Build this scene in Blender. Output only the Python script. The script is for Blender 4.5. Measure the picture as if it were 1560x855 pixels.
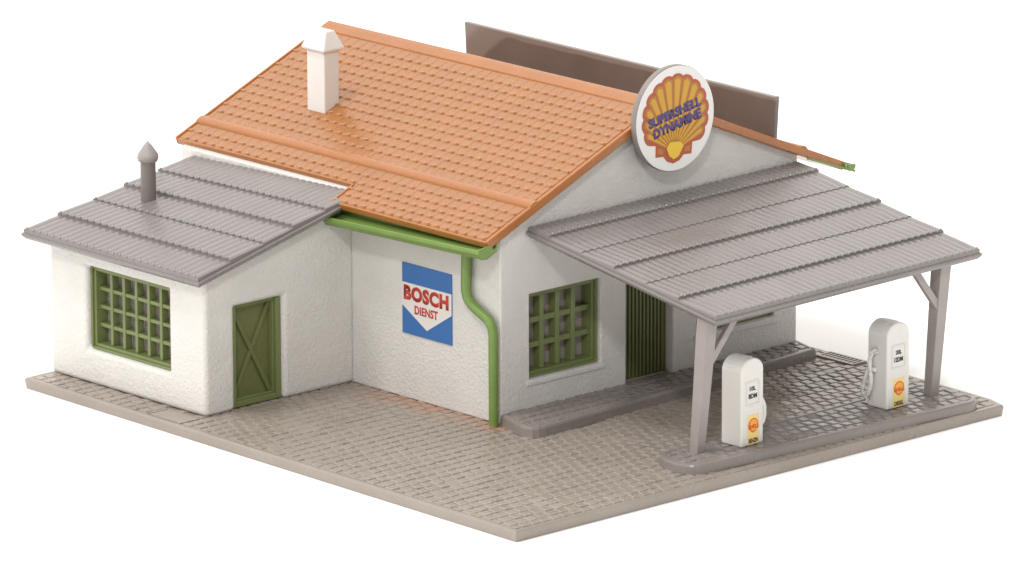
import bpy, bmesh, math, random
from mathutils import Vector, Matrix
random.seed(7)
S = bpy.context.scene
for o in list(bpy.data.objects): bpy.data.objects.remove(o)
C = S.collection
# ------------------------------------------------------------------ camera
cd = bpy.data.cameras.new('camera'); cam = bpy.data.objects.new('camera', cd); C.objects.link(cam)
cr = Vector((0.73616072, -0.67680001, -0.00302465)); cu = Vector((0.17155455, 0.18227447, 0.96816582)); cf = Vector((0.65470332, 0.71324454, -0.25029143))
cam.matrix_world = Matrix.Translation((-103.1176271, -112.23801734, 44.95983521)) @ Matrix((cr, cu, -cf)).transposed().to_4x4()
cd.sensor_width = 36; cd.lens = 11265.19 / 1560 * 36; cd.clip_start = 1; cd.clip_end = 2000
S.camera = cam
S.render.resolution_x = 1024; S.render.resolution_y = 561; S.render.resolution_percentage = 100
# ------------------------------------------------------------------ studio light
W = bpy.data.worlds.new('World'); S.world = W; W.use_nodes = True
nt = W.node_tree; nd = nt.nodes; bg = nd['Background']
tc = nd.new('ShaderNodeTexCoord')
def wdot(v):
    n = nd.new('ShaderNodeVectorMath'); n.operation = 'DOT_PRODUCT'; n.inputs[1].default_value = Vector(v).normalized()
    nt.links.new(tc.outputs['Generated'], n.inputs[0]); return n.outputs['Value']
def wmap(val, a, b, c, d):
    n = nd.new('ShaderNodeMapRange'); n.interpolation_type = 'SMOOTHSTEP'
    for i, x in zip((1, 2, 3, 4), (a, b, c, d)): n.inputs[i].default_value = x
    nt.links.new(val, n.inputs[0]); return n.outputs[0]
def wadd(a, b):
    n = nd.new('ShaderNodeMath'); nt.links.new(a, n.inputs[0]); nt.links.new(b, n.inputs[1]); return n.outputs[0]
left = wmap(wdot((-1, .62, .22)), .30, .95, 0, .75)       # big soft box on the left
back = wmap(wdot((.6, .75, .25)), .2, .9, 0, 1.05)         # white backdrop
top = wmap(wdot((0, 0, 1)), -.1, 1, .22, 1.02)            # overhead bounce
nt.links.new(wadd(wadd(left, back), top), bg.inputs['Strength'])
bg.inputs['Color'].default_value = (1, .968, .93, 1)
def sun(name, d, e, ang, col):
    l = bpy.data.lights.new(name, 'SUN'); l.energy = e; l.angle = math.radians(ang); l.color = col
    o = bpy.data.objects.new(name, l); C.objects.link(o)
    o.rotation_euler = Vector(d).to_track_quat('-Z', 'Y').to_euler(); return o
sun('key_softbox', (.42, -.12, -1.0), 1.15, 14, (1, .99, .975))
sun('front_softbox', (.68, .62, -.66), .80, 4, (1, 1, 1))
S.view_settings.view_transform = 'Standard'; S.view_settings.look = 'None'; S.view_settings.exposure = .0; S.view_settings.gamma = 1
S.render.engine = 'CYCLES'
# ------------------------------------------------------------------ materials
def mat(name, col, rough=.45, spec=.5, bump=None, var=None, sss=0, spots=None):
    m = bpy.data.materials.new(name); m.use_nodes = True; t = m.node_tree; b = t.nodes['Principled BSDF']
    b.inputs['Base Color'].default_value = (*col, 1); b.inputs['Roughness'].default_value = rough
    b.inputs['Specular IOR Level'].default_value = spec
    if sss:
        b.inputs['Subsurface Weight'].default_value = sss; b.inputs['Subsurface Radius'].default_value = (1, .75, .55); b.inputs['Subsurface Scale'].default_value = .16
    g = t.nodes.new('ShaderNodeTexCoord').outputs['Object']
    def noise(sc, det=3):
        n = t.nodes.new('ShaderNodeTexNoise'); n.inputs['Scale'].default_value = sc; n.inputs['Detail'].default_value = det
        t.links.new(g, n.inputs['Vector']); return n.outputs['Fac']
    if var:   # (scale, amount)
        r = t.nodes.new('ShaderNodeMapRange'); r.inputs[1].default_value = .3; r.inputs[2].default_value = .7
        r.inputs[3].default_value = 1 - var[1]; r.inputs[4].default_value = 1 + var[1]
        t.links.new(noise(var[0], 4), r.inputs[0])
        h = t.nodes.new('ShaderNodeHueSaturation'); h.inputs['Color'].default_value = (*col, 1)
        t.links.new(r.outputs[0], h.inputs['Value']); t.links.new(h.outputs[0], b.inputs['Base Color'])
        r2 = t.nodes.new('ShaderNodeMapRange'); r2.inputs[3].default_value = rough - .08; r2.inputs[4].default_value = rough + .1
        t.links.new(noise(var[0] * 2.3), r2.inputs[0]); t.links.new(r2.outputs[0], b.inputs['Roughness'])
    last = None
    for (sc, st, dist) in (bump or []):
        bp = t.nodes.new('ShaderNodeBump'); bp.inputs['Strength'].default_value = st; bp.inputs['Distance'].default_value = dist
        t.links.new(noise(sc), bp.inputs['Height'])
        if last: t.links.new(last, bp.inputs['Normal'])
        last = bp.outputs[0]
    if last: t.links.new(last, b.inputs['Normal'])
    return m
M = dict(
 white=mat('white_plaster', (.68, .66, .63), .42, .5, [(11, .42, .06), (26, .55, .03)], (1.3, .03), .25),
 smooth_white=mat('white_plastic', (.71, .69, .655), .34, .5, [(5, .3, .02)], (2, .02), .3),
 orange=mat('orange_roof_plastic', (.385, .145, .040), .25, .5, [(6, .25, .02)], (1.1, .05), .3),
 orange_glint=mat('orange_glint_plastic', (.44, .19, .07), .16, 1.0, None, None, .4), grey_glint=mat('grey_glint_plastic', (.27, .25, .24), .13, .9),  # paler, shinier copies of the roof plastics; glints put into the colour
 grey=mat('grey_roof_plastic', (.215, .194, .187), .26, .5, [(8, .3, .02)], (.9, .05)),
 post=mat('grey_post_plastic', (.33, .295, .28), .42, .5, [(5, .3, .02)], (1.2, .05)),
 pipe=mat('dark_grey_plastic', (.19, .165, .155), .42, .5, [(5, .3, .02)], (1.2, .05)),
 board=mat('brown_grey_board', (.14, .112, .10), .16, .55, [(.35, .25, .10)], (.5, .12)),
 paving=mat('paving_plastic', (.30, .258, .222), .27, .6, [(14, .4, .02)], (.55, .06)),
 kerb=mat('kerb_plastic', (.235, .205, .19), .28, .6, [(10, .35, .02)], (.8, .06)),
 green=mat('green_plastic', (.165, .265, .06), .34, .5, [(6, .2, .015)], (1.5, .06)),
 green_frame=mat('green_window_plastic', (.165, .20, .072), .4, .5, [(6, .2, .015)], (1.5, .06)),
 green_door=mat('olive_door_plastic', (.13, .145, .048), .42, .5, [(12, .35, .015)], (2.5, .10)),
 disc=mat('sign_white', (.80, .79, .77), .35), rim=mat('sign_rim', (.24, .21, .19), .4),
 blue=mat('sign_blue', (.045, .15, .40), .45, .4, [(40, .3, .01)]), red=mat('sign_red', (.50, .035, .025), .45),
 paper=mat('sign_paper', (.72, .69, .65), .45), yellow=mat('emblem_yellow', (.62, .32, .025), .4),
 gold=mat('emblem_gold', (.42, .20, .025), .4), rust=mat('emblem_rust', (.43, .085, .03), .4), bright=mat('emblem_bright', (.80, .52, .03), .4),
 violet=mat('emblem_violet', (.085, .06, .20), .4), decal=mat('decal_yellow', (.80, .62, .22), .4), ink=mat('ink', (.03, .025, .022), .5),
 decal_red=mat('decal_red', (.66, .10, .02), .4), decal_orange=mat('decal_orange', (.85, .36, .03), .4),
 floor=mat('white_table', (.97, .97, .97), .9, 0),
)
def glue_stain():
    m = M['paving']; t = m.node_tree; b = t.nodes['Principled BSDF']; hsv = [n for n in t.nodes if n.type == 'HUE_SAT'][0]
    g = t.nodes.new('ShaderNodeTexCoord'); sp = t.nodes.new('ShaderNodeSeparateXYZ'); t.links.new(g.outputs['Object'], sp.inputs[0])
    nz = t.nodes.new('ShaderNodeTexNoise'); nz.inputs['Scale'].default_value = .9; nz.inputs['Detail'].default_value = 4; t.links.new(g.outputs['Object'], nz.inputs['Vector'])
    def mr(src, a, b_, c, d):
        n = t.nodes.new('ShaderNodeMapRange'); n.interpolation_type = 'SMOOTHSTEP'
        for i, x in zip((1, 2, 3, 4), (a, b_, c, d)): n.inputs[i].default_value = x
        t.links.new(src, n.inputs[0]); return n.outputs[0]
    def mul(a, b_):
        n = t.nodes.new('ShaderNodeMath'); n.operation = 'MULTIPLY'; t.links.new(a, n.inputs[0]); t.links.new(b_, n.inputs[1]); return n.outputs[0]
    k = mul(mul(mr(sp.outputs[0], 4.35, 5.45, 0, .85), mr(sp.outputs[1], 11.6, 9.8, 0, 1)), mul(mr(sp.outputs[1], 5.7, 6.5, 0, 1), mr(nz.outputs['Fac'], .30, .62, .25, 1)))
    mx_ = t.nodes.new('ShaderNodeMix'); mx_.data_type = 'RGBA'; t.links.new(k, mx_.inputs['Factor']); t.links.new(hsv.outputs[0], mx_.inputs[6]); mx_.inputs[7].default_value = (.36, .19, .115, 1)
    t.links.new(mx_.outputs[2], b.inputs['Base Color'])
glue_stain()
def board_painted_sheen():  # reflection painted into the board colour: paler far end and top strip
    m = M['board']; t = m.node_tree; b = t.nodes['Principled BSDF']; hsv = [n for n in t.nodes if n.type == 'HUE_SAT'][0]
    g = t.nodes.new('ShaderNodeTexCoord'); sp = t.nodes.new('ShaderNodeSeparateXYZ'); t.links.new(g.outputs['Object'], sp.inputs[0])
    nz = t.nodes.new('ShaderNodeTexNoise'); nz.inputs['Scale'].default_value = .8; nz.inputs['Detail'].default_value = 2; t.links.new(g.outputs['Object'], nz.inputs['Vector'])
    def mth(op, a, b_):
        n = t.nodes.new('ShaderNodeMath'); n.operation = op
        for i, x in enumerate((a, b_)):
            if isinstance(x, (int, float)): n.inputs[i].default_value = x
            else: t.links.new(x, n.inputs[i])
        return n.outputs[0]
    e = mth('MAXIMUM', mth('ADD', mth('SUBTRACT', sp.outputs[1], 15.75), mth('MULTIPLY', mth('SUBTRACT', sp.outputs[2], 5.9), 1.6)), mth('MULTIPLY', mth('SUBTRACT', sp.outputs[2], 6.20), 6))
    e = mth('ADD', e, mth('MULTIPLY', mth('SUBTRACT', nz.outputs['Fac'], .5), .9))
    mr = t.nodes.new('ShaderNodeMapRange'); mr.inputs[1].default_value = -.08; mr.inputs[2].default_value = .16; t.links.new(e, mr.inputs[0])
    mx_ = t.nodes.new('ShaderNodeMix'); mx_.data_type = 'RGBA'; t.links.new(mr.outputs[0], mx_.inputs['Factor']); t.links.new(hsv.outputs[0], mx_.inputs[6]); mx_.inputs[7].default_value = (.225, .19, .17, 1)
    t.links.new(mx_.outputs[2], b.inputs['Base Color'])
board_painted_sheen()
def pane_material():
    m = bpy.data.materials.new('frosted_pane'); m.use_nodes = True; t = m.node_tree; b = t.nodes['Principled BSDF']
    b.inputs['Roughness'].default_value = .25
    w = t.nodes.new('ShaderNodeTexWave'); w.bands_direction = 'Z'; w.inputs['Scale'].default_value = 5.5; w.inputs['Distortion'].default_value = .2
    g = t.nodes.new('ShaderNodeTexCoord'); t.links.new(g.outputs['Object'], w.inputs['Vector'])
    c = t.nodes.new('ShaderNodeValToRGB'); c.color_ramp.elements[0].color = (.30, .255, .235, 1); c.color_ramp.elements[1].color = (.43, .38, .36, 1)
    t.links.new(w.outputs['Fac'], c.inputs[0]); t.links.new(c.outputs[0], b.inputs['Base Color']); return m
M['pane'] = pane_material()
# ------------------------------------------------------------------ helpers
class MB:
    def __init__(s): s.v = []; s.f = []
    def add(s, vs, fs):
        n = len(s.v); s.v += [tuple(v) for v in vs]; s.f += [tuple(i + n for i in f) for f in fs]; return s
    def box(s, x0, x1, y0, y1, z0, z1):
        return s.hexa([(x0, y0, z0), (x1, y0, z0), (x1, y1, z0), (x0, y1, z0)], [(x0, y0, z1), (x1, y0, z1), (x1, y1, z1), (x0, y1, z1)])
    def hexa(s, b, t):
        return s.loft([b, t])
    def loft(s, rings, cap=True):
        n = len(rings[0]); vs = [p for r in rings for p in r]; fs = []
        for k in range(len(rings) - 1):
            for i in range(n):
                j = (i + 1) % n; fs.append((k * n + i, k * n + j, (k + 1) * n + j, (k + 1) * n + i))
        if cap: fs += [tuple(range(n))[::-1], tuple((len(rings) - 1) * n + i for i in range(n))]
        return s.add(vs, fs)
    def prism(s, pts, z0, z1):
        return s.loft([[(x, y, z0) for x, y in pts], [(x, y, z1) for x, y in pts]])
    def bar(s, a, b, w, h, up=(0, 0, 1), w2=None, h2=None):
        a = Vector(a); b = Vector(b); d = (b - a).normalized(); sd = d.cross(Vector(up)).normalized(); u = sd.cross(d)
        w2 = w2 or w; h2 = h2 or h
        R = lambda p, w, h: [p + sd * w / 2 * i + u * h / 2 * j for i, j in ((-1, -1), (1, -1), (1, 1), (-1, 1))]
        return s.loft([R(a, w, h), R(b, w2, h2)])
    def tube(s, pts, r, n=12):
        pts = [Vector(p) for p in pts]; rings = []; ref = None
        for i, p in enumerate(pts):
            d = ((pts[min(i + 1, len(pts) - 1)] - pts[max(i - 1, 0)])).normalized()
            if ref is None: ref = d.orthogonal().normalized()
            ref = (ref - d * ref.dot(d)).normalized(); b = d.cross(ref)
            rr = r[i] if isinstance(r, (list, tuple)) else r
            rings.append([p + (ref * math.cos(2 * math.pi * k / n) + b * math.sin(2 * math.pi * k / n)) * rr for k in range(n)])
        return s.loft(rings)
    def lathe(s, c, prof, n=24):
        return s.loft([[(c[0] + r * math.cos(2 * math.pi * k / n), c[1] + r * math.sin(2 * math.pi * k / n), c[2] + z) for k in range(n)] for r, z in prof])
def dome(mb, p, rx_, ry_, h, up=Vector((0, 0, 1)), ax_=Vector((1, 0, 0)), n=8):
    ay_ = up.cross(ax_).normalized(); ax2 = ay_.cross(up).normalized()
    ring = lambda f, z: [p + ax2 * rx_ * f * math.cos(2 * math.pi * k / n) + ay_ * ry_ * f * math.sin(2 * math.pi * k / n) + up * z for k in range(n)]
    if ax2.cross(ay_).dot(up) < 0: ay_ = -ay_
    mb.add(ring(1, -.006) + ring(.88, h * .48) + ring(.52, h * .85) + [p + up * h], [(k + n * q, (k + 1) % n + n * q, (k + 1) % n + n + n * q, k + n + n * q) for q in (0, 1) for k in range(n)] + [(k + 2 * n, (k + 1) % n + 2 * n, 3 * n) for k in range(n)])
def root_loc(p):
    L = Vector((0, 0, 0))
    while p is not None:
        L += p.location; p = p.parent
    return L
def obj(name, mb, m, parent=None, bevel=0, seg=2, smooth=False, label=None, recalc=True):
    me = bpy.data.meshes.new(name)
    if isinstance(mb, MB):
        me.from_pydata(mb.v, [], mb.f); bm = bmesh.new(); bm.from_mesh(me)
        if recalc: bmesh.ops.recalc_face_normals(bm, faces=bm.faces)
        bm.to_mesh(me); bm.free()
    else: me = mb; me.name = name
    return link(name, me, m, parent, bevel, seg, smooth, label)
def link(name, me, m, parent=None, bevel=0, seg=2, smooth=False, label=None):
    me.materials.clear(); me.materials.append(M[m] if isinstance(m, str) else m)
    o = bpy.data.objects.new(name, me); C.objects.link(o)
    if parent is not None:
        o.parent = parent; L = root_loc(parent)
        if L.length: me.transform(Matrix.Translation(-L))
    if bevel:
        b = o.modifiers.new('bevel', 'BEVEL'); b.width = bevel; b.segments = seg; b.limit_method = 'ANGLE'; b.angle_limit = math.radians(35); b.harden_normals = False
        for p in me.polygons: p.use_smooth = False
    if smooth:
        for p in me.polygons: p.use_smooth = True
        me.set_sharp_from_angle(angle=math.radians(60))
    if label: o['label'] = label
    return o
def tag(o, label, cat, group=None):
    o['label'] = label; o['category'] = cat
    if group: o['group'] = group
    return o
def thing(name, label, cat, loc=(0, 0, 0), group=None):
    o = bpy.data.objects.new(name, None); C.objects.link(o); o.location = loc; o.empty_display_size = .3
    return tag(o, label, cat, group)
def structure(o): o['kind'] = 'structure'; return o
def cut(o, cutters):
    """carve the boxes out of o's mesh for good"""
    for k, mb in enumerate(cutters):
        c = obj('cutter', mb, 'white'); md = o.modifiers.new('cut', 'BOOLEAN'); md.operation = 'DIFFERENCE'; md.object = c; md.solver = 'EXACT'
    # the cut happens before any bevel
    for md in [m for m in o.modifiers if m.type == 'BEVEL']:
        o.modifiers.move(o.modifiers.find(md.name), len(o.modifiers) - 1)
    bv = [m for m in o.modifiers if m.type == 'BEVEL']
    for m in bv: m.show_viewport = False
    bpy.context.view_layer.update(); dg = bpy.context.evaluated_depsgraph_get()
    me = bpy.data.meshes.new_from_object(o.evaluated_get(dg)); old = o.data; o.data = me; me.name = old.name
    for m in [m for m in o.modifiers if m.type == 'BOOLEAN']: 
        c = m.object; o.modifiers.remove(m); bpy.data.objects.remove(c)
    for m in bv: m.show_viewport = True
def text_mesh(s, w, h, fat=0, depth=.01, sp=1.0):
    cu_ = bpy.data.curves.new('t', 'FONT'); cu_.body = s; cu_.offset = fat; cu_.resolution_u = 3; cu_.space_character = sp
    o = bpy.data.objects.new('t', cu_); C.objects.link(o); bpy.context.view_layer.update()
    me = bpy.data.meshes.new_from_object(o.evaluated_get(bpy.context.evaluated_depsgraph_get()))
    bpy.data.objects.remove(o)
    bm = bmesh.new(); bm.from_mesh(me); bmesh.ops.remove_doubles(bm, verts=bm.verts, dist=1e-4)
    xs = [v.co.x for v in bm.verts]; ys = [v.co.y for v in bm.verts]
    for v in bm.verts:
        v.co.x = ((v.co.x - min(xs)) / (max(xs) - min(xs)) - .5) * w; v.co.y = ((v.co.y - min(ys)) / (max(ys) - min(ys)) - .5) * h; v.co.z = 0
    r = bmesh.ops.extrude_face_region(bm, geom=bm.faces[:])
    for e in r['geom']:
        if isinstance(e, bmesh.types.BMVert): e.co.z += depth
    bmesh.ops.recalc_face_normals(bm, faces=bm.faces)
    bm.to_mesh(me); bm.free(); return me
# plane frames: local x -> along the wall, local y -> up, local z -> out of the wall
def frame_y(x, y, z, rot=0):   # wall facing -Y
    return Matrix.Translation((x, y, z)) @ Matrix(((1, 0, 0, 0), (0, 0, -1, 0), (0, 1, 0, 0), (0, 0, 0, 1))) @ Matrix.Rotation(rot, 4, 'Z')
def frame_x(x, y, z, rot=0):   # wall facing -X, reading direction is -Y
    return Matrix.Translation((x, y, z)) @ Matrix(((0, 0, -1, 0), (-1, 0, 0, 0), (0, 1, 0, 0), (0, 0, 0, 1))) @ Matrix.Rotation(rot, 4, 'Z')
def on_plane(name, me, m, F, parent):
    me.transform(F); return link(name, me, m, parent)
def flat(pts, depth):
    mb = MB(); mb.loft([[(x, y, 0) for x, y in pts], [(x, y, depth) for x, y in pts]])
    me = bpy.data.meshes.new('f'); me.from_pydata(mb.v, [], mb.f); bm = bmesh.new(); bm.from_mesh(me); bmesh.ops.recalc_face_normals(bm, faces=bm.faces); bm.to_mesh(me); bm.free(); return me
def rounded(pts, radii, n=6):
    out = []
    N = len(pts)
    for i in range(N):
        p = Vector(pts[i]); a = Vector(pts[i - 1]); b = Vector(pts[(i + 1) % N]); r = radii[i] if isinstance(radii, (list, tuple)) else radii
        if r <= 0: out.append(tuple(p)); continue
        d1 = (a - p).normalized(); d2 = (b - p).normalized(); ang = d1.angle(d2); t = min(r / math.tan(ang / 2), (a - p).length * .49, (b - p).length * .49)
        q1 = p + d1 * t; q2 = p + d2 * t
        for k in range(n + 1):
            s = k / n; out.append(tuple((1 - s) ** 2 * q1 + 2 * s * (1 - s) * (p * .35 + (q1 + q2) * .325 if False else p) + s * s * q2))
    return out
def inside(p, poly):
    c = False; x, y = p
    for i in range(len(poly)):
        x1, y1 = poly[i - 1]; x2, y2 = poly[i]
        if (y1 > y) != (y2 > y) and x < (x2 - x1) * (y - y1) / (y2 - y1) + x1: c = not c
    return c
def clip_convex(q, poly):
    ar = sum(poly[i - 1][0] * poly[i][1] - poly[i][0] * poly[i - 1][1] for i in range(len(poly))); sg = 1 if ar > 0 else -1
    for i in range(len(poly)):
        a, b = poly[i - 1], poly[i]
        sd = lambda p: sg * ((b[0] - a[0]) * (p[1] - a[1]) - (b[1] - a[1]) * (p[0] - a[0]))
        out = []
        for k in range(len(q)):
            p, c = q[k - 1], q[k]; dp_, dc = sd(p), sd(c)
            if (dp_ >= 0) != (dc >= 0): t = dp_ / (dp_ - dc); out.append((p[0] + (c[0] - p[0]) * t, p[1] + (c[1] - p[1]) * t))
            if dc >= 0: out.append(c)
        q = out
        if len(q) < 3: return []
    return q
def area(q): return abs(sum(q[i - 1][0] * q[i][1] - q[i][0] * q[i - 1][1] for i in range(len(q)))) / 2
def setts(mb, poly, z, px=.298, py=.318, gap=.036, h=.028, skip=(), off=(0, 0), jit=1):
    xs = [p[0] for p in poly]; ys = [p[1] for p in poly]; j = 0; y = min(ys) - py + off[1]
    while y < max(ys):
        x = min(xs) - px + off[0] - (px / 2 if j % 2 else 0)
        while x < max(xs):
            rr = lambda: random.uniform(0, .010)
            q = [(x + gap / 2 + rr(), y + gap / 2 + rr()), (x + px - gap / 2 - rr(), y + gap / 2 + rr()), (x + px - gap / 2 - rr(), y + py - gap / 2 - rr()), (x + gap / 2 + rr(), y + py - gap / 2 - rr())]
            q = clip_convex(q, poly); x0_ = x; x += px
            if len(q) < 3 or area(q) < .18 * px * py: continue
            cx, cy = sum(p[0] for p in q) / len(q), sum(p[1] for p in q) / len(q)
            if any(sk[0] < cx < sk[1] and sk[2] < cy < sk[3] for sk in skip): continue
            tx, ty = random.gauss(0, .035) * jit, random.gauss(0, .035) * jit; hh = h * random.uniform(.85, 1.12); n = len(q)
            lay = lambda f, dz: [(cx + (a - cx) * f, cy + (b - cy) * f, z + dz + ((a - cx) * tx + (b - cy) * ty if dz > 0 else 0)) for a, b in q]
            v = lay(1, -.004) + lay(.92, hh * .7) + lay(.74, hh)
            mb.add(v, [tuple(range(2 * n, 3 * n)), tuple(range(n))[::-1]] + [(k + r_ * n, (k + 1) % n + r_ * n, (k + 1) % n + n + r_ * n, k + n + r_ * n) for r_ in (0, 1) for k in range(n)])
        y += py; j += 1
# ------------------------------------------------------------------ ground
f = MB(); N = 64
f.loft([[(60 + 900 * math.cos(2 * math.pi * k / N), 60 + 900 * math.sin(2 * math.pi * k / N), z) for k in range(N)] for z in (-.6, -.268)])
structure(obj('floor', f, 'floor'))
BASE = [(0, 0), (15.0, -.116), (15.16, .4), (15.43, 6.0), (15.55, 17.3), (.22, 17.03)]
g = MB(); n = len(BASE)
ins = lambda d: [(p[0] + (7.7 - p[0]) / 7.7 * d, p[1] + (8.5 - p[1]) / 8.5 * d) for p in BASE]
g.loft([[(x, y, -.265) for x, y in ins(.03)], [(x, y, -.05) for x, y in BASE], [(x, y, -.004) for x, y in ins(.03)], [(x, y, -.004) for x, y in ins(.10)], [(x, y, -.012) for x, y in ins(.11)]])
setts(g, ins(.12), -.014, skip=[(5.6, 14.7, 6.7, 17.2), (1.15, 6, 11.8, 17.2), (14.85, 15.45, 4.55, 5.85), (.2, .95, 11.45, 12.65)], off=(.02, .02))
g.box(.26, .84, 11.50, 12.58, -.02, .012); g.box(.26, .84, 12.62, 12.66, -.02, .012)
for k in range(8): g.box(14.98, 15.27, 4.76 + k * .125, 4.76 + k * .125 + .06, -.02, .03)
g.box(14.88, 14.96, 4.62, 5.82, -.02, .035); g.box(15.29, 15.36, 4.62, 5.82, -.02, .035); g.box(14.96, 15.29, 4.62, 4.69, -.02, .035); g.box(14.96, 15.29, 5.75, 5.82, -.02, .035)
structure(obj('paved_ground', g, 'paving'))
# kerbed footpath and pump island
def kerb(name, poly, z, inner):
    cx = sum(p[0] for p in poly) / len(poly); cy = sum(p[1] for p in poly) / len(poly)
    def off(d):
        out = []
        for i in range(len(poly)):
            p = Vector(poly[i]); a = Vector(poly[i - 1]); b = Vector(poly[(i + 1) % len(poly)])
            t = (b - a).normalized(); nn = Vector((-t.y, t.x)); out.append(tuple(p + nn * d))
        return out
    m = MB(); m.loft([[(x, y, .0) for x, y in off(-.02)], [(x, y, z - .06) for x, y in poly], [(x, y, z - .015) for x, y in off(.02)], [(x, y, z) for x, y in off(.06)], [(x, y, z) for x, y in off(.11)], [(x, y, z - .02) for x, y in off(.12)]])
    setts(m, inner, z - .022, h=.028, off=(.0, .04), gap=.04)
    o = structure(obj(name, m, 'kerb')); return o
FP = [(5.60, 6.75), (5.47, 6.42)] + rounded([(5.40, 6.20), (5.08, 5.02), (14.72, 5.66)], [.05, .62, .03], 8)[0:] + [(14.95, 6.44), (14.95, 6.75)]
FP = [(5.60, 6.75), (5.45, 6.40), (5.37, 6.12), (5.27, 5.80), (5.20, 5.50), (5.20, 5.30), (5.26, 5.17), (5.38, 5.09), (5.55, 5.055), (5.80, 5.06), (14.70, 5.66), (14.73, 5.68), (14.95, 6.44), (14.95, 6.75)]
kerb('footpath', FP, .25, [(5.60, 6.5), (5.48, 6.10), (5.33, 5.60), (5.33, 5.38), (5.44, 5.22), (5.62, 5.17), (5.95, 5.18), (14.6, 5.77), (14.84, 6.5)])
ISL = rounded([(5.76, 1.80), (5.56, .44), (14.45, -.04), (14.45, 1.93)], [.62, .66, .5, .5], 10)
kerb('pump_island', ISL, .235, [(5.80, 1.3), (5.74, .9), (5.88, .68), (6.15, .54), (14.1, .08), (14.33, .25), (14.36, .5), (14.36, 1.55), (14.1, 1.82), (6.25, 1.70), (5.98, 1.58)])
# ------------------------------------------------------------------ building
mx, my, mx2, yb = 5.466, 6.436, 14.85, 17.55
ax, ay, ay2 = 1.0, 11.475, 16.98
rx, rz, kL, kR = 10.363, 6.748, .428, .413
ey0, ey1, ryb = 6.19, 11.51, 17.83
def roofz(x): return rz - (kL * (rx - x) if x < rx else kR * (x - rx))
B = thing('service_station', 'white rough plastered station building with orange tiled roof and grey corrugated annex roof', 'building', (mx, my, 0))
cuts = []
def vprism(pts, zf):   # vertical prism with a top that follows zf(x,y)
    m = MB(); m.loft([[(x, y, 0) for x, y in pts], [(x, y, zf(x, y)) for x, y in pts]]); return m
# main body, built as a section along Y so the gable is exact
def gable_body(x0, x1, y0, y1, dz):
    sec = [(x0, 0), (x1, 0), (x1, roofz(x1) - dz), (rx, roofz(rx) - dz), (x0, roofz(x0) - dz)]
    m = MB(); m.loft([[(x, y0, z) for x, z in sec], [(x, y1, z) for x, z in sec]]); return m
wall = obj('wall', gable_body(mx, mx2, my, yb, .11), 'white', B, bevel=.06, seg=3)
Wx1, Wx2, Wz1, Wz2 = 6.341, 8.556, .90, 2.896
DX1, DX2, DZ = 9.362, 10.86, 2.62
loc = lambda mb: mb
def lbox(*a):
    return MB().box(*a)
def shift(mb, L):
    mb.v = [(v[0] - L[0], v[1] - L[1], v[2] - L[2]) for v in mb.v]; return mb
BL = (mx, my, 0)
# cutters must stand where the (moved) mesh really is: the object is parented, world position is unchanged
cut_boxes = [lbox(Wx1, Wx2, my - .5, my + .62, Wz1, Wz2), lbox(DX1, DX2, my - .5, my + .40, .20, DZ), lbox(11.6, 14.1, my - .5, my + .45, 1.0, 2.7)]
bpy.context.view_layer.update(); cut(wall, cut_boxes)
# sill lips
ms = MB(); ms.hexa([(Wx1 - .12, my - .035, Wz1 - .15), (Wx2 + .12, my - .035, Wz1 - .15), (Wx2 + .12, my + .2, Wz1 - .15), (Wx1 - .12, my + .2, Wz1 - .15)],
        [(Wx1 - .12, my - .03, Wz1 - .02), (Wx2 + .12, my - .03, Wz1 - .02), (Wx2 + .12, my + .2, Wz1 + .005), (Wx1 - .12, my + .2, Wz1 + .005)])
obj('window_sill', ms, 'white', B, bevel=.03)
ms = MB(); ms.box(11.5, 14.25, my - .04, my + .1, .82, .985); obj('window_sill', ms, 'white', B, bevel=.03)
# annex
def annz(x, y):   # top of the annex roof
    u = (y - 11.17) / (17.2 - 11.17); x0 = .6 + u * (.33 - .6); z0 = 3.33 + u * .115; z1 = 4.53 + u * (4.37 - 4.53)
    return z0 + (z1 - z0) * (x - x0) / (5.47 - x0)
ann = MB(); P = [(ax, ay), (mx + .05, ay), (mx + .05, ay2), (ax - .03, ay2)]
ann.loft([[(x, y, 0) for x, y in P], [(x, y, annz(x, y) - .14) for x, y in P]])
annex = obj('annex_wall', ann, 'white', B, bevel=.11, seg=4)
wy1, wy2, wz1, wz2 = 15.643, 12.739, .815, 2.80
dx1, dx2, dz = 1.896, 3.366, 2.44
bpy.context.view_layer.update()
cut(annex, [lbox(ax - .5, ax + .62, wy2, wy1, wz1, wz2), lbox(dx1, dx2, ay - .5, ay + .42, -.2, dz)])
annex.modifiers['bevel'].angle_limit = math.radians(60)
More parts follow.
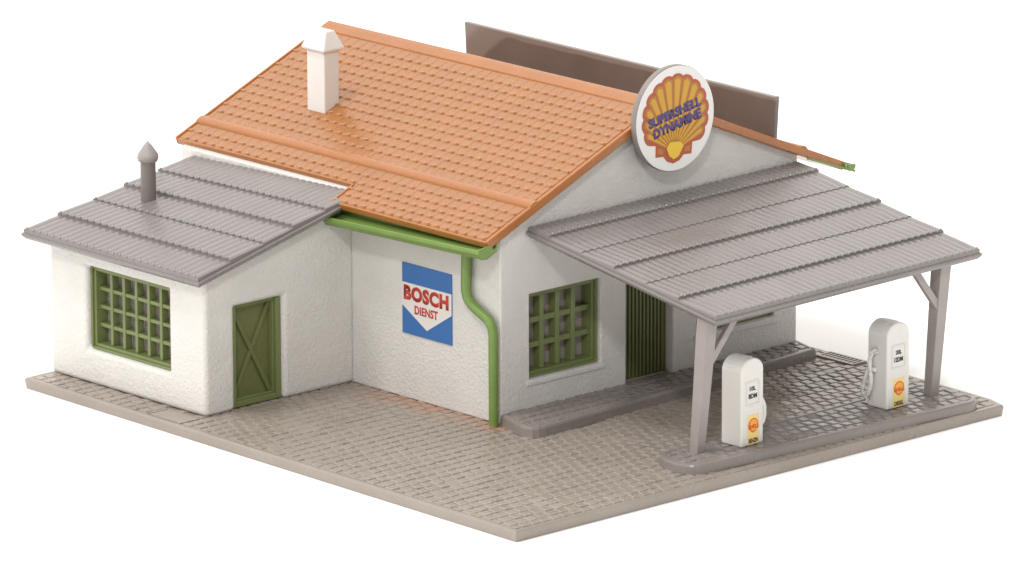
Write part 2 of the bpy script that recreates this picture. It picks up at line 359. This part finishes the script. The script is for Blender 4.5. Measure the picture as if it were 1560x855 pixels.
# ----- windows: muntin grid in a deep frame with a frosted pane behind
def window_grid(face, a0, a1, z0, z1, depth, nc, nr, bw, dp, side):
    """face 'y' -> wall facing -Y at y=depth ; 'x' -> wall facing -X at x=depth"""
    def bx(mb, p0, p1, d0, d1, q0, q1):
        if face == 'y': mb.box(p0, p1, depth + d0, depth + d1, q0, q1)
        else: mb.box(depth + d0, depth + d1, p0, p1, q0, q1)
    fw = .13; e = .004
    fr = MB()
    bx(fr, a0 + e, a0 + fw, .16, .52, z0 + e, z1 - e); bx(fr, a1 - fw, a1 - e, .16, .52, z0 + e, z1 - e)
    bx(fr, a0 + fw, a1 - fw, .16, .52, z0 + e, z0 + fw); bx(fr, a0 + fw, a1 - fw, .16, .52, z1 - fw, z1 - e)
    # stepped outer rim
    rimw = .06
    bx(fr, a0 + e, a0 + rimw, .10, .16, z0 + e, z1 - e); bx(fr, a1 - rimw, a1 - e, .10, .16, z0 + e, z1 - e)
    bx(fr, a0 + rimw, a1 - rimw, .10, .16, z0 + e, z0 + rimw); bx(fr, a0 + rimw, a1 - rimw, .10, .16, z1 - rimw, z1 - e)
    mu = MB(); A0, A1, Z0, Z1 = a0 + fw, a1 - fw, z0 + fw, z1 - fw
    xs = [A0 + (A1 - A0) * k / nc for k in range(1, nc)]; zs = [Z0 + (Z1 - Z0) * k / nr for k in range(1, nr)]
    for x in xs: bx(mu, x - bw / 2, x + bw / 2, .25, .25 + dp, Z0, Z1)
    edges = [A0] + xs + [A1]
    for z in zs:
        for i in range(len(edges) - 1):
            bx(mu, edges[i] + (bw / 2 if i else 0), edges[i + 1] - (bw / 2 if i < len(edges) - 2 else 0), .265, .25 + dp, z - bw / 2, z + bw / 2)
    w = obj('window', mu, 'green_frame', B, bevel=.008, seg=1)
    obj('frame', fr, 'green_frame', w, bevel=.012, seg=1)
    pn = MB(); bx(pn, A0 + .002, A1 - .002, .50, .53, Z0 + .002, Z1 - .002); obj('pane', pn, 'pane', w)
    return w
window_grid('x', wy2, wy1, wz1, wz2, ax, 6, 4, .09, .20, 0)['label'] = 'green gridded window in the annex wall'
window_grid('y', Wx1, Wx2, Wz1, Wz2, my, 4, 3, .13, .22, 0)['label'] = 'green gridded window beside the pipe'
window_grid('y', 11.6, 14.1, 1.0, 2.7, my, 5, 3, .10, .18, 0)['label'] = 'green window mostly hidden under the canopy'
# ----- annex door with a cross brace
d = MB(); d.box(dx1 + .005, dx2 - .005, ay + .30, ay + .40, .03, dz - .005)
door = obj('door', d, 'green_door', B, label='olive door with a cross brace in the annex')
fr = MB(); yy = ay + .10
fr.box(dx1 + .005, dx1 + .12, yy, ay + .30, .03, dz - .005); fr.box(dx2 - .15, dx2 - .005, yy, ay + .30, .03, dz - .005)
fr.box(dx1 + .12, dx2 - .15, yy, ay + .30, .03, .16); fr.box(dx1 + .12, dx2 - .15, yy + .06, ay + .30, dz - .1, dz - .005)
fr.box(dx2 - .20, dx2 - .15, yy + .07, ay + .30, .16, dz - .1); fr.box(dx1 + .12, dx2 - .20, yy + .08, ay + .30, .16, .20)
obj('door_frame', fr, 'green_frame', door, bevel=.012)
br = MB(); yb_ = ay + .275
A = Vector((dx1 + .14, yb_, .2)); Bq = Vector((dx2 - .22, yb_, dz - .12)); Cq = Vector((dx2 - .22, yb_ - .012, .2)); D = Vector((dx1 + .14, yb_ - .012, dz - .12))
br.bar(A, Bq, .05, .10, up=(0, 1, 0)) if False else None
def brace(mb, a, b, w, t):
    d_ = (b - a).normalized(); s_ = Vector((-d_.z, 0, d_.x)) * w / 2; y_ = Vector((0, t / 2, 0))
    mb.loft([[a - s_ - y_, a + s_ - y_, a + s_ + y_, a - s_ + y_], [b - s_ - y_, b + s_ - y_, b + s_ + y_, b - s_ + y_]])
brace(br, A, Bq, .11, .06); brace(br, Cq, D, .11, .06)
obj('brace', br, 'green_door', door, bevel=.01)
# ----- ribbed main door
d = MB(); d.box(DX1 + .005, DX2 - .005, my + .26, my + .38, .24, DZ - .005)
k = 0; x = DX1 + .05
while x < DX2 - .1:
    d.box(x, x + .055, my + .205, my + .26, .26, DZ - .02); x += .115
obj('door', d, 'green_door', B, bevel=.01, seg=1, label='olive ribbed door beside the canopy post')
# ------------------------------------------------------------------ orange roof
def pt(side, s, y, h=0):   # s = horizontal distance from ridge, h = height along the normal
    k_ = kL if side < 0 else kR; L = math.sqrt(1 + k_ * k_)
    return Vector((rx + side * (s + h * k_ / L), y, rz - k_ * s + h / L))
def slab(mb, side, s0, s1, y0, y1, h0, h1):
    mb.loft([[pt(side, s0, y0, h0), pt(side, s1, y0, h0), pt(side, s1, y1, h0), pt(side, s0, y1, h0)],
             [pt(side, s0, y0, h1), pt(side, s1, y0, h1), pt(side, s1, y1, h1), pt(side, s0, y1, h1)]])
def tiles(mb, side, s0, s1, y0, y1, nrow, w=.312, nubs=None):
    p = (s1 - s0) / nrow
    for r in range(nrow):
        a, b = s0 + r * p, s0 + (r + 1) * p + .012
        y = y0 - (w / 2 if r % 2 else 0)
        while y < y1 - .01:
            ya, yb2 = max(y, y0), min(y + w, y1)
            if yb2 - ya > .06:
                gp = .002; ya += gp; yb2 -= gp; j = random.uniform(-.006, .006)
                hr = .017 + j * .3; hl = .015
                bot = [(ya, b - .03, hr), (ya + .035, b - .008, hr + .034), (ya + .10, b, hr + .012), (yb2 - .06, b - .006, hl), (yb2, b - .035, hl)]
                if ya + .10 > yb2 - .065: bot = [(ya, b - .03, hr), (ya + (yb2 - ya) * .3, b - .01, hr + .01), (ya + (yb2 - ya) * .5, b, hr), (ya + (yb2 - ya) * .7, b - .006, hl), (yb2, b - .035, hl)]
                topv = [pt(side, a, yb2, .004), pt(side, a, ya, .008)]
                v = topv + [pt(side, s_, y_, h_) for y_, s_, h_ in bot] + [pt(side, s_ + .04, y_, 0) for y_, s_, h_ in bot]
                v += [pt(side, a, ya, 0), pt(side, a, yb2, 0)]
                fs = [(0, 1, 2, 3, 4, 5, 6)] + [(i, i + 5, i + 6, i + 1) for i in (2, 3, 4, 5)] + [(1, 12, 7, 2), (6, 11, 13, 0), (0, 13, 12, 1), (13, 11, 10, 9, 8, 7, 12)]
                mb.add(v, fs)
                if nubs is not None and y >= y0: dome(nubs, pt(side, b - .016, ya + .085, .016), .080, .030, .034, up=(pt(side, 1, 0, 1) - pt(side, 1, 0, 0)), ax_=(pt(side, .9, 1, 0) - pt(side, 1, 1.5, 0)).normalized())
            y += w
roofm = MB()
sE, sU = rx - 4.85, rx - 5.53       # front eave, rear (shorter) eave
sR = 16.16 - rx
slab(roofm, -1, 0, sU, ey0, ryb, -.17, -.03)
slab(roofm, -1, sU, sE, ey0, ey1, -.17, -.03)
slab(roofm, 1, 0, sR, ey0, ryb, -.17, -.03)
roof = obj('roof', roofm, 'orange', B, bevel=.025)
tl = MB(); nb = MB(); sb = rx - 6.30           # bead line
tl_border = .16
for side, lower in ((-1, None), (1, None)):
    slab(tl, side, .30, (sU if side < 0 else sR) - .02, ey0 + .10, ryb - .06, -.03, 0)
slab(tl, -1, sU - .02, sE - .06, ey0 + .10, ey1 - .06, -.03, -.001)
tiles(tl, -1, .36, sb - .12, ey0 + tl_border, ryb - .12, 13, nubs=nb)
tiles(tl, -1, sb + .14, sU - .08, ey0 + tl_border, ryb - .12, 2, nubs=nb)
tiles(tl, -1, sU - .08, sE - .10, ey0 + tl_border, ey1 - .10, 3, nubs=nb)
tiles(tl, 1, .36, 4.3, ey0 + tl_border, ryb - .12, 14)
tiles(tl, 1, 4.6, sR - .1, ey0 + tl_border, ryb - .12, 4)
o = obj('roof_tiles', tl, 'orange', roof)
obj('tile_glint_nubs', nb, 'orange_glint', roof, smooth=True, recalc=False)['kind'] = 'stuff'  # nubs added along the tile lips to carry the glints
def bead(side, s, y0, y1, w, h):
    bd = MB(); bd.loft([[pt(side, s + w * math.cos(t), y, .0 + h * math.sin(t)) for t in [math.pi * k / 8 for k in range(9)]] for y in (y0, y1)])
    obj('roof_bead', bd, 'orange', roof, smooth=True)
bead(-1, sb, ey0 + .02, ryb - .01, .14, .075); bead(1, 4.45, ey0 + .02, ryb - .01, .14, .085)
rg = MB()    # ridge cap
sec = [(-.33, -.02), (-.31, .03), (-.10, .04), (0, .04)]
ring = lambda y: [pt(-1, -a, y, h) for a, h in sec[:-1]] + [Vector((rx, y, rz + .035))] + [pt(1, -a, y, h) for a, h in sec[:-1][::-1]]
rg.loft([ring(ey0 - .01), ring(ryb + .01)]); obj('ridge_cap', rg, 'orange', roof, bevel=.02)
rk = MB()    # rake and eave rims
for side, s1, y0_, y1_ in ((-1, sE, ey0 - .004, ey0 + .07), (1, sR, ey0 - .004, ey0 + .07), (-1, sU, ryb - .07, ryb + .004), (1, sR, ryb - .07, ryb + .004)):
    slab(rk, side, .34, s1, y0_, y1_, -.16, .035)
slab(rk, -1, sE - .05, sE + .006, ey0 + .075, ey1 - .07, -.16, .012); slab(rk, -1, sU + .0, sE + .002, ey1 - .06, ey1 + .01, -.16, .03)
slab(rk, -1, sU - .05, sU + .006, ey1 + .012, ryb - .075, -.16, .012)
obj('roof_rim', rk, 'orange', roof, bevel=.02)
# ------------------------------------------------------------------ green gutters and pipe
def gutter(ys, xo, kk, sgn, name='gutter'):
    m = MB(); rings = []
    sec_o = [(0, 0), (0, -.11), (.10, -.24), (.34, -.26), (.64, -.12), (.64, .14)]
    sec_i = [(.60, .14), (.60, -.02), (.33, -.09), (.13, -.09), (.05, -.05), (.05, 0)]
    full = [(a * kk, b * kk) for a, b in sec_o + sec_i]
    for y, z in ys: rings.append([(xo + sgn * a, y, z + b) for a, b in full])
    m.loft(rings)
    for y, z in (ys[0], ys[-1]):
        e = .05 if (y, z) == ys[0] else -.05; y -= e * .3
        cap = [(xo + sgn * a * kk, z + b * kk) for a, b in [(-.01, .015), (-.01, -.115), (.10, -.25), (.30, -.27), (.46, -.14), (.48, .06), (.3, .06)]]
        m.loft([[(x, y, zz) for x, zz in cap], [(x, y + e, zz) for x, zz in cap]])
    return obj(name, m, 'green', B, bevel=.02)
gut = gutter([(6.20, 4.26), (11.50, 4.10)], 4.58, .92, 1)
gut.data.materials[0] = M['green']
G2 = gutter([(6.12, 4.30), (17.8, 4.30)], 16.43, .52, -1)
st = MB(); st.bar((14.9, 6.16, 4.68), (16.45, 6.16, 4.13), .05, .05); obj('gutter_bracket', st, 'green', B)
def smooth_path(pts, n=5):
    out = [Vector(pts[0])]
    for i in range(1, len(pts) - 1):
        p = Vector(pts[i]); a = p + (Vector(pts[i - 1]) - p).normalized() * .16; b = p + (Vector(pts[i + 1]) - p).normalized() * .16
        for k in range(n + 1): t = k / n; out.append(a * (1 - t) ** 2 + p * 2 * t * (1 - t) + b * t * t)
    out.append(Vector(pts[-1])); return out
dp = MB(); dp.tube(smooth_path([(5.31, 7.40, 4.0), (5.31, 7.43, 2.92), (5.31, 7.28, 2.70), (5.31, 6.62, 2.42), (5.31, 6.52, 2.20), (5.31, 6.515, .0)]), .115, 8)
obj('downpipe', dp, 'green', B, bevel=0, smooth=True)
# ------------------------------------------------------------------ corrugated roofs
def bil(A, B_, C_, D_, u, v):   # A->B along corrugation count (u), A->D down the slope (v)
    A, B_, C_, D_ = map(Vector, (A, B_, C_, D_)); return A * (1 - u) * (1 - v) + B_ * u * (1 - v) + C_ * u * v + D_ * (1 - u) * v
def corrugated(mb, nm_, A, B_, C_, D_, pitch, cuts_, amp=.034, lift=None, seg=6):
    """cuts_: list of (v_end, lift of its lower edge)"""
    wid = (Vector(B_) - Vector(A)).length; npd = int(wid / pitch); n = npd * seg
    v0 = 0; lift0 = 0
    for ve, lf in cuts_:
        rows = []
        for vv, hh, am in ((v0, .0, amp * .8), (v0 + (ve - v0) * .5, lf * .45, amp), (ve - .012, lf * .92, amp), (ve, lf, amp * 1.15)):
            rows.append([bil(A, B_, C_, D_, i / n, vv) + Vector((0, 0, .012 + hh + am * (abs(math.sin(math.pi * i / seg)) ** .7) + random.uniform(-.002, .002))) for i in range(n + 1)])
        rows.append([bil(A, B_, C_, D_, i / n, ve) + Vector((0, 0, -.07)) for i in range(n + 1)])
        vs = [p for r in rows for p in r]; W_ = n + 1
        fs = [(r * W_ + i, r * W_ + i + 1, (r + 1) * W_ + i + 1, (r + 1) * W_ + i) for r in range(len(rows) - 1) for i in range(n)]
        if (Vector(B_) - Vector(A)).cross(Vector(D_) - Vector(A)).z < 0: fs = [f_[::-1] for f_ in fs]
        mb.add(vs, fs)
        # close the two sides
        for i in (0, n):
            base = [rows[0][i] - Vector((0, 0, .09)), rows[4][i]]
            mb.add([rows[0][i], rows[1][i], rows[2][i], rows[3][i], rows[4][i], base[0]], [(0, 1, 2, 3, 4, 5)])
        # little nibs where the sheets overlap
        if lf > .02:
            for c in range(npd):
                p = bil(A, B_, C_, D_, (c + .5) / npd, ve) + Vector((0, 0, .012 + lf + amp))
                dome(nm_, p, .036, .036, .040)
        v0 = ve
# annex roof slab, corners of its top face
qa, qb = (5.47, 11.17, 4.53), (5.47, 17.2, 4.37)
qd, qc = (.60, 11.17, 3.33), (.33, 17.2, 3.445)
def roof_slab(A, B_, C_, D_, th, inset):
    m = MB(); A, B_, C_, D_ = map(Vector, (A, B_, C_, D_)); c = (A + B_ + C_ + D_) / 4
    dn = Vector((0, 0, -1))
    A, B_, C_, D_ = [p + dn * .05 for p in (A, B_, C_, D_)]; lo = [p + (c - p).normalized() * inset + dn * (th - .05) for p in (A, B_, C_, D_)]
    mid = [p + dn * .06 for p in (A, B_, C_, D_)]
    m.loft([lo, mid, [A, B_, C_, D_]]); return m
ar = obj('annex_roof', roof_slab(qa, qb, qc, qd, .21, .12), 'grey', B, bevel=.02, label='grey corrugated lean-to roof')
cg = MB(); vx = lambda x: (5.47 - x) / (5.47 - .45)
nibs = MB(); corrugated(cg, nibs, (5.47, 11.24, 4.53), (5.47, 17.14, 4.37), (.37, 17.14, 3.445), (.63, 11.24, 3.33), .225, [(vx(4.42), .04), (vx(3.40), .06), (vx(2.48), .022), (vx(1.44), .06), (1, .03)])
obj('corrugated_sheets', cg, 'grey', ar, smooth=True, recalc=False); obj('sheet_glint_nibs', nibs, 'grey_glint', ar, smooth=True, recalc=False)['kind'] = 'stuff'
# ------------------------------------------------------------------ chimney and vent
cx0, cx1, cy0, cy1 = 7.44, 7.90, 14.66, 15.28
ch = MB(); ch.box(cx0, cx1, cy0, cy1, 5.30, 7.02); chim = obj('chimney', ch, 'smooth_white', B, bevel=.03, label='white square chimney on the orange roof')
cp = MB(); o_ = .09; zz = 6.94; xm = (cx0 + cx1) / 2
cp.loft([[(cx0, cy0, zz - .02), (cx1, cy0, zz - .02), (cx1, cy1, zz - .02), (cx0, cy1, zz - .02)], [(cx0 - o_, cy0 - o_, zz + .06), (cx1 + o_, cy0 - o_, zz + .06), (cx1 + o_, cy1 + o_, zz + .06), (cx0 - o_, cy1 + o_, zz + .06)],
         [(cx0 - o_, cy0 - o_, zz + .10), (cx1 + o_, cy0 - o_, zz + .10), (cx1 + o_, cy1 + o_, zz + .10), (cx0 - o_, cy1 + o_, zz + .10)],
         [(xm - .13, cy0 + .04, zz + .50), (xm + .13, cy0 + .04, zz + .50), (xm + .13, cy1 - .04, zz + .50), (xm - .13, cy1 - .04, zz + .50)]])
obj('chimney_cap', cp, 'smooth_white', chim, bevel=.02)
vp = MB(); vp.lathe((3.03, 15.83, 0), [(.17, 3.8), (.185, 4.2), (.18, 4.9)], 12)
vent = obj('vent_pipe', vp, 'pipe', B, smooth=True, label='dark grey vent pipe on the corrugated annex roof')
vc = MB(); vc.lathe((3.03, 15.83, 0), [(.17, 4.86), (.23, 4.90), (.255, 4.99), (.24, 5.06), (.10, 5.27), (.01, 5.37)], 12); obj('vent_cap', vc, 'post', vent, smooth=True)
# ------------------------------------------------------------------ canopy
CA = thing('canopy', 'grey corrugated canopy on two tapered posts reaching out over the fuel pumps', 'canopy', (10.5, 3.4, .2))
ca, cb = (6.22, 6.42, 4.44), (14.88, 6.42, 4.56)
cdn, cc = (6.30, .38, 3.48), (14.76, .38, 3.565)
cr_ = obj('canopy_roof', roof_slab(ca, cb, cc, cdn, .20, .10), 'grey', CA, bevel=.02)
cs = MB(); vy = lambda y: (6.42 - y) / (6.42 - .38)
nibs2 = MB(); corrugated(cs, nibs2, (6.28, 6.40, 4.44), (14.83, 6.40, 4.56), (14.71, .42, 3.565), (6.36, .42, 3.48), .207, [(vy(5.72), .055), (vy(4.68), .014), (vy(3.62), .055), (vy(2.6), .014), (vy(1.56), .055), (1, .03)])
obj('corrugated_sheets', cs, 'grey', cr_, smooth=True, recalc=False); obj('sheet_glint_nibs', nibs2, 'grey_glint', cr_, smooth=True, recalc=False)['kind'] = 'stuff'
for xb, yb0, xt, yt, sg, lb in ((6.60, 1.24, 6.62, .94, 1, 'near left canopy post'), (13.84, 1.06, 13.86, .80, -1, 'far right canopy post')):
    pm = MB(); w0, w1 = .25, .34
    q = lambda x, y, w, z: [(x - w / 2, y - w / 2, z), (x + w / 2, y - w / 2, z), (x + w / 2, y + w / 2, z), (x - w / 2, y + w / 2, z)]
    pm.loft([q(xb, yb0, w0, .21), q(xt, yt, w1, 3.42 - .0)])
    po = obj('post', pm, 'post', CA, bevel=.02)
    bm_ = MB(); bm_.bar((xt + sg * .10, yt + .02, 2.35), (xt + sg * .92, yt - .02, 3.36), .17, .12, up=(0, 1, 0)); obj('brace', bm_, 'post', po, bevel=.012)
# ------------------------------------------------------------------ round emblem sign
RS = thing('round_sign', 'round white sign with a yellow and red scallop emblem on the gable peak', 'sign', (rx + .03, 5.98, 5.16))
dcx, dcy, dcz, R = rx + .09, 5.98, 6.393, 1.233
N = 64
m = MB(); m.loft([[(dcx + r * math.cos(2 * math.pi * k / N), y, dcz + r * math.sin(2 * math.pi * k / N)) for k in range(N)] for r, y in ((R - .03, dcy + .19), (R, dcy + .16), (R, dcy + .02), (R - .015, dcy + .005))])
obj('sign_body', m, 'rim', RS, smooth=True)
F = frame_y(dcx, dcy, dcz)
circ = [(math.cos(2 * math.pi * k / N) * (R - .015), math.sin(2 * math.pi * k / N) * (R - .015)) for k in range(N)]
on_plane('sign_face', flat(circ, .01), 'disc', F @ Matrix.Translation((0, 0, -.003)), RS)
def shell_outline(sc, nl=13, a0=-38, a1=218, bump_=.045, rad=.80, simple=False):
    pts = []; n = nl * 6
    for i in range(n + 1):
        t = math.radians(a0 + (a1 - a0) * i / n); b = abs(math.sin(math.pi * i / 6)) ** .7 * bump_ if nl else 0
        r = rad + b; x = r * math.cos(t) * 1.02; y = r * math.sin(t) * .98 + .02
        pts.append((x, y))
    pts += [(-.47, -.48), (-.46, -.70), (-.26, -.70), (-.16, -.80), (0, -.85), (.16, -.80), (.26, -.70), (.46, -.70), (.47, -.48)]
    return [(x * sc, y * sc) for x, y in pts]
def poly_face(pts, depth): return flat(pts, depth)
E_rot = F @ Matrix.Rotation(math.radians(-4), 4, 'Z')
em = on_plane('emblem', poly_face(shell_outline(R), .006), 'rust', E_rot @ Matrix.Translation((0, 0, .008)), RS)
ym = MB(); piv = Vector((0, -.62))
def wedge(mb, t0, t1, r0, r1a, z, dz_, sc=R):
    mid = (t0 + t1) / 2
    P2 = [piv + Vector((math.cos(t0), math.sin(t0))) * r0, piv + Vector((math.cos(t0), math.sin(t0))) * (r1a - .05), piv + Vector((math.cos(mid), math.sin(mid))) * r1a, piv + Vector((math.cos(t1), math.sin(t1))) * (r1a - .05), piv + Vector((math.cos(t1), math.sin(t1))) * r0]
    mb.loft([[(p.x * sc, p.y * sc, z) for p in P2], [(p.x * sc, p.y * sc, z + dz_) for p in P2]])
def fan_r(t):   # distance from pivot to the scallop circle
    d_ = Vector((math.cos(t), math.sin(t))); c_ = Vector((0, .02)); b_ = d_.dot(piv - c_); cc_ = (piv - c_).length_squared - .775 ** 2
    return -b_ + math.sqrt(b_ * b_ - cc_)
gm = MB(); nw = 13
for k in range(nw):
    t0 = math.radians(22 + (158 - 22) * k / nw); t1 = math.radians(22 + (158 - 22) * (k + 1) / nw); mm = (t0 + t1) / 2
    wedge(gm, t0 + .006, t1 - .006, .15, fan_r(mm) + .01, .014, .004)
    wedge(ym, t0 + .035, t1 - .035, .24, fan_r(mm) - .03, .018, .005)
for nm, mb_, mt in (('emblem_ribs', gm, 'gold'), ('emblem_fan', ym, 'yellow')):
    me = bpy.data.meshes.new('f'); me.from_pydata(mb_.v, [], mb_.f); on_plane(nm, me, mt, E_rot, em)
base_pts = [(-.20, -.55), (-.12, -.44), (.14, -.44), (.24, -.52), (.12, -.72), (0, -.77), (-.12, -.70)]
on_plane('emblem_base', flat([(x * R, y * R) for x, y in base_pts], .006), 'bright', E_rot @ Matrix.Translation((0, 0, .024)), em)
for sx in (-1, 1):
    on_plane('emblem_ear', flat([(x * R, y * R) for x, y in ((sx * .28, -.56), (sx * .42, -.54), (sx * .41, -.64), (sx * .28, -.65))], .004), 'gold', E_rot @ Matrix.Translation((0, 0, .014)), em)
tr = F @ Matrix.Rotation(math.radians(11), 4, 'Z')
on_plane('lettering', text_mesh('SUPERSHELL', 1.36 * R, .19 * R, .06, .004), 'violet', tr @ Matrix.Translation((-.01 * R, .12 * R, .026)), RS)
on_plane('lettering', text_mesh('DYNAMINE', 1.24 * R, .19 * R, .06, .004), 'violet', tr @ Matrix.Translation((.02 * R, -.11 * R, .026)), RS)
# ------------------------------------------------------------------ wall sign
WS = thing('wall_sign', 'small blue and white BOSCH DIENST panel on the white wall left of the green downpipe', 'sign', (mx - .03, 8.9, 1.55))
by1, by2, bz1, bz2 = 9.732, 8.054, 1.547, 3.208
w_, h_ = by1 - by2, bz2 - bz1; F = frame_x(mx - .0, (by1 + by2) / 2, (bz1 + bz2) / 2)
on_plane('panel', flat([(-w_ / 2, -h_ / 2), (w_ / 2, -h_ / 2), (w_ / 2, h_ / 2), (-w_ / 2, h_ / 2)], .025), 'blue', F, WS)
on_plane('white_arrow', flat([(-w_ / 2 + .001, .235 * h_ - .02), (-w_ / 2 + .001, -.10 * h_), (0, -.39 * h_), (w_ / 2 - .001, -.08 * h_), (w_ / 2 - .001, .235 * h_ - .02)], .006), 'paper', F @ Matrix.Translation((0, 0, .024)), WS)
on_plane('lettering', text_mesh('BOSCH', .91 * w_, .215 * h_, .058, .004, 1.08), 'red', F @ Matrix.Translation((-.01 * w_, .085 * h_, .030)), WS)
on_plane('lettering', text_mesh('DIENST', .47 * w_, .125 * h_, .035, .004, 1.05), 'red', F @ Matrix.Translation((-.01 * w_, -.135 * h_, .030)), WS)
# ------------------------------------------------------------------ board behind the roof
XB = 13.9
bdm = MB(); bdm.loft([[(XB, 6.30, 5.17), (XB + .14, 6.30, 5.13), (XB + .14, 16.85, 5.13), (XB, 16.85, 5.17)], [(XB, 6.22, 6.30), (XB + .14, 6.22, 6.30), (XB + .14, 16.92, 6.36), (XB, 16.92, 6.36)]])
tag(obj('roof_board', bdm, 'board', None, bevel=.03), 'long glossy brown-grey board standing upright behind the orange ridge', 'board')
# ------------------------------------------------------------------ fuel pumps
def pump(x0, y0, rot, side, label, t1, t2, word, zb=.235):
    w, d_, h = .72, .63, 2.0
    P_ = thing('fuel_pump', label, 'fuel pump', (x0, y0, zb), 'white fuel pumps on the kerbed island')
    P_.rotation_euler = (0, 0, rot)
    def lk(name, me, m, parent=P_, bevel=0, smooth=False):
        me.materials.clear(); me.materials.append(M[m]); o = bpy.data.objects.new(name, me); C.objects.link(o); o.parent = parent
        if bevel: b = o.modifiers.new('bevel', 'BEVEL'); b.width = bevel; b.segments = 3; b.limit_method = 'ANGLE'; b.angle_limit = math.radians(50)
        if smooth:
            for p in me.polygons: p.use_smooth = True
            me.set_sharp_from_angle(angle=math.radians(50))
        return o
    def mk(mb):
        me = bpy.data.meshes.new('p'); me.from_pydata(mb.v, [], mb.f); bm = bmesh.new(); bm.from_mesh(me); bmesh.ops.recalc_face_normals(bm, faces=bm.faces); bm.to_mesh(me); bm.free(); return me
    sec = [(0, 0), (w, 0)]; r = w / 2
    for k in range(13):
        t = math.pi * k / 12; sec.append((w / 2 + r * math.cos(t), h - r * .82 + r * .82 * math.sin(t)))
    sec = [(a, max(b, 0)) for a, b in sec]
    mb = MB(); mb.loft([[(a, 0, b) for a, b in sec], [(a, d_, b) for a, b in sec]])
    body = lk('pump_body', mk(mb), 'smooth_white', bevel=.045)
    bm2 = MB()      # slightly proud band over the crown
    c2 = sec[3:14]; bm2.loft([[(w / 2 + (a - w / 2) * f_, y, h - r + (b - h + r) * f_) for a, b in c2 for f_ in (1.0,)] + [(w / 2 + (a - w / 2) * .9, y, h - r + (b - h + r) * .9) for a, b in c2[::-1]] for y in (d_ * .3, d_ * .7)])
    for i, v in enumerate(bm2.v): bm2.v[i] = (v[0], v[1], v[2] + .012)
    lk('crown_band', mk(bm2), 'smooth_white', body, bevel=.02)
    Fp = frame_y(w / 2, 0, 0)
    def fl(name, pts, dep, m, z=0, parent=body): me = flat(pts, dep); me.transform(Fp @ Matrix.Translation((0, 0, z))); return lk(name, me, m, parent)
    rect = lambda a, b, c, d2: [(a, c), (b, c), (b, d2), (a, d2)]
    # display surround
    dm = MB(); 
    for q in (rect(-.22, .22, .94, .97), rect(-.22, .22, 1.46, 1.49), rect(-.22, -.19, .97, 1.46), rect(.19, .22, .97, 1.46)):
        dm.loft([[(a, b, 0) for a, b in q], [(a, b, .012) for a, b in q]])
    me = mk(dm); me.transform(Fp @ Matrix.Translation((0, 0, -.003))); disp = lk('display_frame', me, 'smooth_white', body)
    def tx(s, ww, hh, cx, cz, m, z=.004, fat=.03):
        me = text_mesh(s, ww, hh, fat, .004); me.transform(Fp @ Matrix.Translation((cx, cz, z))); return lk('lettering', me, m, body)
    tx(t1, .19, .10, .0, 1.31, 'ink'); tx(t2, .27, .11, .0, 1.14, 'ink')
    dec = fl('decal', rect(-.16, .20, .03, .70), .006, 'decal', .0)
    oc = [(x * .19 + .02, y * .20 + .46) for x, y in shell_outline(1, 9, bump_=.05)]
    me = flat(oc, .004); me.transform(Fp @ Matrix.Translation((0, 0, .006))); lk('decal_emblem', me, 'decal_red', body)
    oc = [(x * .15 + .02, y * .16 + .465) for x, y in shell_outline(1, 9, bump_=.05)]
    me = flat(oc, .004); me.transform(Fp @ Matrix.Translation((0, 0, .010))); lk('decal_emblem', me, 'decal_orange', body)
    tx('SHELL', .32, .085, .02, .44, 'decal_red', .014, .03)
    tx(word, .29, .10, .02, .115, 'ink', .006, .03)
    # hose on one side
    hx = -.05 if side < 0 else w + .05; sg = side
    pts = [(hx - sg * .06, .30, 1.32), (hx, .34, 1.36), (hx + sg * .05, .42, 1.30), (hx + sg * .06, .47, 1.0), (hx + sg * .05, .40, .72), (hx + sg * .05, .44, .42), (hx + sg * .05, .56, .22), (hx + sg * .05, .66, .26), (hx + sg * .05, .68, .42), (hx + sg * .05, .58, .70), (hx + sg * .05, .50, .92)]
    if side > 0: pts = [(w - .02, .16, .98), (w + .08, .15, .93), (w + .13, .14, .80), (w + .14, .14, .62), (w + .11, .15, .45), (w - .02, .16, .34)]
    hm = MB(); hm.tube(smooth_path(pts, 3) if side < 0 else pts, .052 if side < 0 else .07, 8)
    lk('hose', mk(hm), 'smooth_white', smooth=True)
    nz = MB(); zn = .90 if side < 0 else .70
    nz.bar((hx - sg * .08, .36, zn), (hx + sg * .04, .36, zn), .10, .10); lk('hose_bracket', mk(nz), 'smooth_white', bevel=.02)
    return P_
pump(7.50, .76, math.radians(2), 1, 'small white pump reading 10L, right beside the left canopy post', '10L', '8DM', 'BENZIN')
pump(12.08, .74, math.radians(0), -1, 'small white pump reading 20L with its hose looped on the left side', '20L', '12DM', 'DIESEL')
